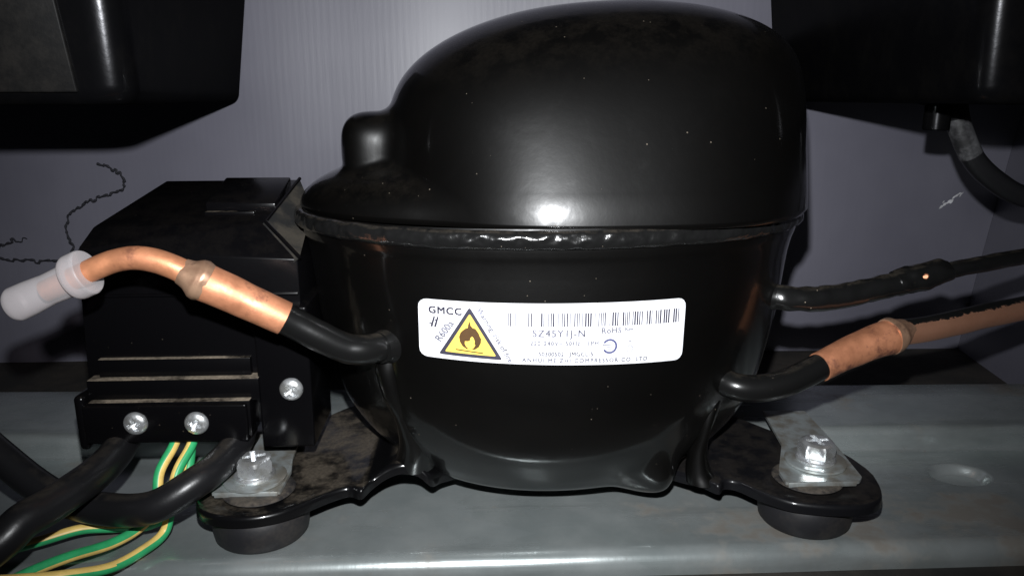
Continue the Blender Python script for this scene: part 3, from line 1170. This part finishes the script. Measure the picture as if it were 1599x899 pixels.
rx, ry = 0.703 * L_, 0.70
printed('certification_ring', [ringpoly(rx, ry, 0.088, 0.122, -150, 150), ], M_INKBLUE)
printed('certification_lines', [rect(rx - .12, ry - .035, rx + .02, ry - .018), rect(rx - .05, ry + .0, rx + .05, ry + .014), rect(rx - .03, ry + .035, rx + .04, ry + .047)], M_INKGREY)
qx, qy = 0.781 * L_, 0.70
printed('faint_symbol', [ringpoly(qx, qy + .05, 0.045, 0.056), rect(qx - .03, qy - .08, qx + .03, qy - .068), rect(qx - .006, qy - .08, qx + .006, qy - .01), rect(qx - .03, qy + .045, qx + .03, qy + .055)], M_INKFAINT)

# ------------------------------------------------------------------ feet, clips, bolts
feet = [(-9.5, -4.85), (7.85, -4.9)]
def make_foot():
    t = empty('rubber_foot', (0, 0, 0), 'x', 'rubber foot', 'rubber feet under the front of the compressor')
    V, F = polar([(0, 1.1), (0.6, 1.1), (1.26, 1.09), (1.33, 1.02), (1.47, 0.8), (1.46, 0.4), (1.42, 0.12), (1.36, 0.03), (1.32, 0.0)], 48, True)
    mesh('foot_body', V, F, M_RUBBER, t, local=True)
    V, F = polar([(0, 1.30), (0.9, 1.30), (1.02, 1.36), (1.07, 1.40), (1.10, 1.44), (1.06, 1.48), (0.9, 1.50), (0.6, 1.50)], 40, True)
    mesh('foot_collar', V, F, M_RUBBER, t, local=True)
    return t


def copy_tree(o, parent=None):
    c = o.copy()
    COL.objects.link(c)
    c.parent = parent
    for ch in list(o.children):
        copy_tree(ch, c)
    return c


def hexr(a, r):
    a = (a + math.pi / 6) % (math.pi / 3) - math.pi / 6
    return r * math.cos(math.pi / 6) / math.cos(a)


def make_bolt():
    t = empty('hex_bolt', (0, 0, 0), 'x', 'bolt', 'hex bolts clamping the front feet')
    def slot(r, z):
        def fn(a):
            x, y = r * math.cos(a), r * math.sin(a)
            d = 0.0
            if r < 0.36 and (abs(x) < 0.075 or abs(y) < 0.075):
                d = 0.17
            return r, z - d
        return fn
    rings = [(0, 0.60)] + [slot(r, 0.77) for r in np.linspace(0.03, 0.40, 16)]
    rings += [(0.44, 0.76), lambda a: (min(hexr(a, 0.60), 0.53), 0.71), lambda a: (hexr(a, 0.60), 0.60), lambda a: (hexr(a, 0.585), 0.30)]
    rings += [lambda a: (hexr(a, 0.56), 0.26), (0.50, 0.22), (0.50, 0.20)]
    V, F = polar(rings, 96, True)
    mesh('bolt_head', V, F, M_BOLT, t, local=True, sharp=20)
    V, F = polar([(0, 0.21), (0.60, 0.21), (0.64, 0.17), (0.62, 0.11), (0.60, 0.105)], 40, True)
    mesh('spring_washer', V, F, M_BOLT, t, local=True)
    V, F = polar([(0, 0.11), (0.92, 0.11), (0.97, 0.09), (0.97, 0.02), (0.95, 0.0)], 48, True)
    mesh('flat_washer', V, F, M_CLIP, t, local=True)
    return t


def make_clip(out):
    """clamping plate: pad under the washer and a strip running back"""
    t = empty('clamp_plate', (0, 0, 0), 'x', 'clamp plate', 'zinc clamp plates under the front bolts')
    fx0, fx1, fy = out[0][0], out[1][0], min(out[0][1], out[1][1])
    out = roundpoly(out, 0.07, 3)
    V, F = [], []
    n = len(out)
    for z in (0.0, 0.10):
        for x, y in out:
            V.append((x, y, z + (0.03 * max(0, y - 1.2))))
    F.append(tuple(range(n))[::-1])
    F.append(tuple(range(n, 2 * n)))
    for i in range(n):
        F.append((i, (i + 1) % n, n + (i + 1) % n, n + i))
    mesh('plate', V, F, M_CLIP, t, local=True, sharp=30)
    # turned-down front edge
    V, F = box(fx0 + .08, fx1 - .08, fy - 0.03, fy + 0.05, -0.07, 0.105, 0.03)
    mesh('front_lip', V, F, M_CLIP, t, local=True)
    return t


fa = make_foot()
fb = copy_tree(fa)
ba = make_bolt()
bb = copy_tree(ba)
for o, (x, y), side in ((fa, feet[0], 'left'), (fb, feet[1], 'right')):
    o.location = (x * S, y * S, 0.012 * S)
fa['label'] = 'black rubber foot under the dusty left mounting plate, below the cables'
fb['label'] = 'black rubber foot under the right mounting plate, below the copper tube'
ca = make_clip([(-1.04, -0.84), (1.03, -0.84), (1.06, 0.5), (0.90, 1.4), (0.80, 3.6), (-0.55, 3.6), (-0.62, 1.6), (-1.04, 0.4)])
cb = make_clip([(-1.47, -1.18), (0.86, -1.20), (1.07, -0.95), (1.31, 1.58), (1.35, 4.1), (-0.23, 4.18), (-0.55, 1.5), (-1.40, -0.42)])
ca.location = Vector((-9.75, -4.55, 1.54)) * S
cb.location = Vector((8.35, -4.38, 1.54)) * S
ca.rotation_euler = (0, 0, 0)
cb.rotation_euler = (0, 0, 0)
ca['label'] = 'zinc clamp plate on the left foot, partly behind the black cable'
cb['label'] = 'zinc clamp plate on the right foot with its strip running back'
ba.location = Vector((-9.70, -4.55, 1.65)) * S
bb.location = Vector((8.38, -4.25, 1.65)) * S
ba.rotation_euler = (0, 0, math.radians(20))
bb.rotation_euler = (0, 0, math.radians(4))
ba['label'] = 'zinc hex bolt and washers on the left foot beside the cable'
bb['label'] = 'shiny zinc hex bolt and washers on the right foot below the copper tube'

# ------------------------------------------------------------------ terminal box
tb = empty('terminal_box', (-11.4, -1, 2.6), 'black plastic terminal cover with dusty ledges on the left side of the compressor', 'terminal box')


def hull(verts, bw=0.05):
    bm = bmesh.new()
    for v in verts:
        bm.verts.new(v)
    bmesh.ops.convex_hull(bm, input=list(bm.verts))
    bmesh.ops.dissolve_limit(bm, angle_limit=math.radians(2), verts=list(bm.verts), edges=list(bm.edges))
    for v in [v for v in bm.verts if not v.link_faces]:
        bm.verts.remove(v)
    if bw:
        bmesh.ops.bevel(bm, geom=list(bm.edges), offset=bw, segments=2, profile=0.5, affect='EDGES', clamp_overlap=True)
    bm.verts.index_update()
    V = [tuple(v.co) for v in bm.verts]
    F = [[v.index for v in f.verts] for f in bm.faces]
    bm.free()
    return V, F


# vertices: back ridge, mid fold, front edge, bottom
body = [(-13.75, 1.4, 10.36), (-9.05, 1.4, 10.38), (-14.75, -2.3, 9.30), (-9.42, -2.3, 9.37),
        (-14.85, -3.3, 8.75), (-8.20, -3.3, 8.42), (-15.0, -3.35, 4.9), (-8.20, -3.35, 4.9), (-8.2, 1.4, 8.0), (-15.0, 1.4, 8.8), (-15.0, 1.4, 3.0), (-8.2, 1.4, 3.0),
        (-15.0, -3.3, 3.0), (-8.2, -3.3, 3.0), (-8.15, 0.5, 10.30)]
V, F = hull(body[:-1], 0.06)
mesh('cover', V, F, M_PLASTIC, tb, sharp=30)
# dusty chamfer face at the compressor side, a thin plate over the cut corner
p0, p1, p2 = Vector((-9.02, 1.2, 10.40)), Vector((-9.40, -2.33, 9.40)), Vector((-8.15, -3.38, 8.44))
p3 = Vector((-8.3, -0.4, 9.55))
nn = Vector((0.75, -0.25, 0.6)).normalized()
q = [p0, p1, p2, p3]
V = [tuple(p + nn * 0.03) for p in q] + [tuple(p - nn * 0.25) for p in q]
mesh('dusty_corner', V, [(0, 1, 2, 3), (7, 6, 5, 4), (0, 4, 5, 1), (1, 5, 6, 2), (2, 6, 7, 3), (3, 7, 4, 0)], M_DUSTFACE, tb, smooth=False)
mesh('corner_trim', *join(tube([p0 + nn * .05, p1 + nn * .06], .06, 8), tube([p1 + nn * .06, p2 + nn * .05], .06, 8)), M_PLASTIC, tb)
# snap latch on the sloping roof
sl_ = (10.36 - 9.33) / 3.7
def roofz(y):
    return 9.33 + (y + 2.3) * sl_
V = []
for x in (-11.55, -9.28):
    for y in (-1.3, 0.9):
        for dz in (-0.05, 0.30):
            V.append((x + (0.05 if y > 0 else -0.0), y, roofz(y) + dz))
mesh('latch', *bevelled(V, BOXF, 0.06), M_PLASTIC, tb)
V, F = box(-11.5, -9.9, -1.62, -1.34, roofz(-1.5) - .02, roofz(-1.5) + 0.10, 0.03)
mesh('latch_slot', V, F, M_LEDGE, tb)
# stepped ledges on the front
for (x0, x1, yf, zt, zb) in ((-14.55, -9.85, -3.55, 5.31, 4.6), (-14.82, -9.55, -3.86, 4.73, 4.0), (-14.74, -9.80, -4.12, 4.10, 2.9)):
    V, F = box(x0, x1, yf, -3.2, zb, zt, 0.03)
    mesh('ledge', V, F, M_LEDGE, tb)
# seam line across the front
V, F = box(-14.9, -8.25, -3.42, -3.2, 7.28, 7.36, 0.02)
mesh('front_rib', V, F, M_PLASTIC, tb)
# cable clamp
V, F = box(-14.88, -9.88, -4.26, -3.3, 2.78, 4.03, 0.07, 3)
clamp = mesh('cable_clamp', V, F, M_PLASTIC, tb)
V, F = box(-15.2, -14.86, -4.1, -3.0, 2.5, 4.3, 0.14, 3)
mesh('clamp_ear', V, F, M_PLASTIC, tb)
# side block with its own screw
V, F = box(-9.62, -7.95, -3.72, -0.8, 2.30, 7.0, 0.08, 3)
blk = mesh('side_block', V, F, M_PLASTIC, tb)


def screw_head(r=0.37):
    def pt(rr):
        def fn(a):
            x, y = rr * math.cos(a), rr * math.sin(a)
            z = 0.17 * math.sqrt(max(0.0, 1 - (rr / r) ** 2.4)) + 0.02
            if rr < 0.21:
                m = min(abs(x), abs(y))
                if m < 0.062:
                    z -= 0.17 * (1 - rr / 0.26)
            return rr, z
        return fn
    rings = [(0, 0.07)] + [pt(x) for x in np.linspace(0.015, r * 0.995, 20)] + [(r, -0.02)]
    return polar(rings, 72, True)


SV, SF = screw_head()
me_first = None
for i, (par, x, y, z, rot) in enumerate(((clamp, -13.28, -4.26, 3.47, 20), (clamp, -11.43, -4.26, 3.44, 70), (blk, -8.58, -3.73, 4.30, 35))):
    mat = Matrix.Rotation(math.radians(90), 3, 'X') @ Matrix.Rotation(math.radians(rot), 3, 'Z')
    VV = rotv(SV, mat)
    o = mesh('screw', [(a + x, b + y, c + z) for a, b, c in VV], SF, M_BOLT, par, sharp=28)

# ------------------------------------------------------------------ cap on the tube
cap = empty('tube_cap', (-13.3, -6.6, 8.6), 'milky translucent silicone cap pushed over the end of the left copper tube', 'cap')
ax = np.array([(-12.88, -6.56, 8.83), (-13.1, -6.57, 8.73), (-13.35, -6.58, 8.62), (-13.6, -6.59, 8.51), (-14.0, -6.6, 8.34), (-14.5, -6.62, 8.12), (-14.86, -6.64, 7.96), (-14.98, -6.64, 7.91)])
V, F = tube(spline(ax[2:], 6), np.interp(np.linspace(0, 5, 31), range(6), [.47, .44, .42, .46, .47, .40]), 32, True)
mesh('cap_body', V, F, M_CAP, cap, sharp=60)
V, F = tube(spline([(-12.93, -6.56, 8.81), (-13.0, -6.56, 8.78), (-13.28, -6.58, 8.655), (-13.36, -6.58, 8.62)], 4), np.interp(np.linspace(0, 3, 13), range(4), [.58, .625, .625, .58]), 36, True)
mesh('cap_flange', V, F, M_CAP, cap, sharp=50)

# ------------------------------------------------------------------ cables and wires
pa = spline([(-13.9, -2.8, 3.2), (-14.0, -3.7, 2.62), (-13.95, -4.7, 2.5), (-13.98, -5.7, 2.5), (-14.16, -6.7, 2.5), (-14.46, -7.4, 2.42), (-14.8, -8.0, 2.35), (-15.15, -8.5, 2.03), (-16.2, -9.3, 1.4)], 10)
V, F = tube(pa, 0.50, 28, True)
ca_ = mesh('power_cable', V, F, M_CABLE)
tag(ca_, 'thick black cable running from under the left clamp screw to the lower left, in front', 'cable', 'black cables from the terminal box')
pb = spline([(-10.35, -2.8, 3.2), (-10.40, -3.7, 2.55), (-10.6, -4.9, 2.38), (-11.05, -5.8, 2.22), (-12.16, -6.3, 1.72), (-13.75, -5.8, 1.42), (-15.21, -5.3, 1.48), (-16.23, -4.9, 1.83), (-17.45, -4.4, 2.55), (-18.6, -4.0, 3.4)], 10)
V, F = tube(pb, 0.48, 28, True)
cb_ = mesh('power_cable', V, F, M_CABLE)
tag(cb_, 'thick black cable looping left from beside the left bolt, passing behind the other cable', 'cable', 'black cables from the terminal box')


def wire(pts, label, twist, phase, r=0.155, frac=0.5):
    P = spline(pts, 12)
    seg = 18
    V, F = tube(P, r, seg, True)
    n = len(P)
    idx = []
    d = np.concatenate([[0], np.cumsum(np.linalg.norm(np.diff(P, axis=0), axis=1))])
    for i in range(n - 1):
        for k in range(seg):
            a = (k / seg + phase + twist * d[i]) % 1.0
            idx.append(1 if a < frac else 0)
    idx += [0, 0]
    o = mesh('earth_wire', V, F, [M_YELLOW, M_GREEN], matidx=idx, sharp=60)
    return tag(o, label, 'wire', 'green and yellow earth wires')


wire([(-12.2, -3.3, 3.2), (-12.28, -4.1, 2.62), (-12.55, -4.7, 2.0), (-12.55, -5.2, 1.2), (-12.95, -5.45, 0.62), (-13.5, -6.2, 0.52), (-14.2, -7.2, 0.75), (-14.85, -8.1, 0.85), (-15.6, -9.1, 0.8)],
     'earth wire mostly showing yellow, running straight off the bottom edge', 0.012, 0.35, frac=0.5)
wire([(-11.7, -3.3, 3.2), (-11.72, -4.1, 2.65), (-12.0, -4.8, 2.0), (-12.1, -5.35, 1.0), (-12.25, -5.6, 0.45), (-12.55, -6.3, 0.35), (-13.1, -7.2, 0.38), (-13.9, -8.0, 0.7), (-14.8, -8.35, 0.85), (-16.5, -8.5, 0.9)],
     'earth wire mostly showing green, curving along the front lip of the rail', 0.02, 0.86, frac=0.58)
wire([(-11.95, -3.2, 3.1), (-11.85, -3.8, 2.5), (-11.85, -4.4, 1.8), (-12.3, -4.95, 0.8), (-13.0, -4.9, 0.32), (-13.9, -5.15, 0.42), (-14.7, -5.55, 0.62), (-15.6, -6.1, 0.6), (-16.8, -6.6, 0.5)],
     'earth wire half yellow half green, passing left under the front black cable', 0.0, 0.70, frac=0.45)
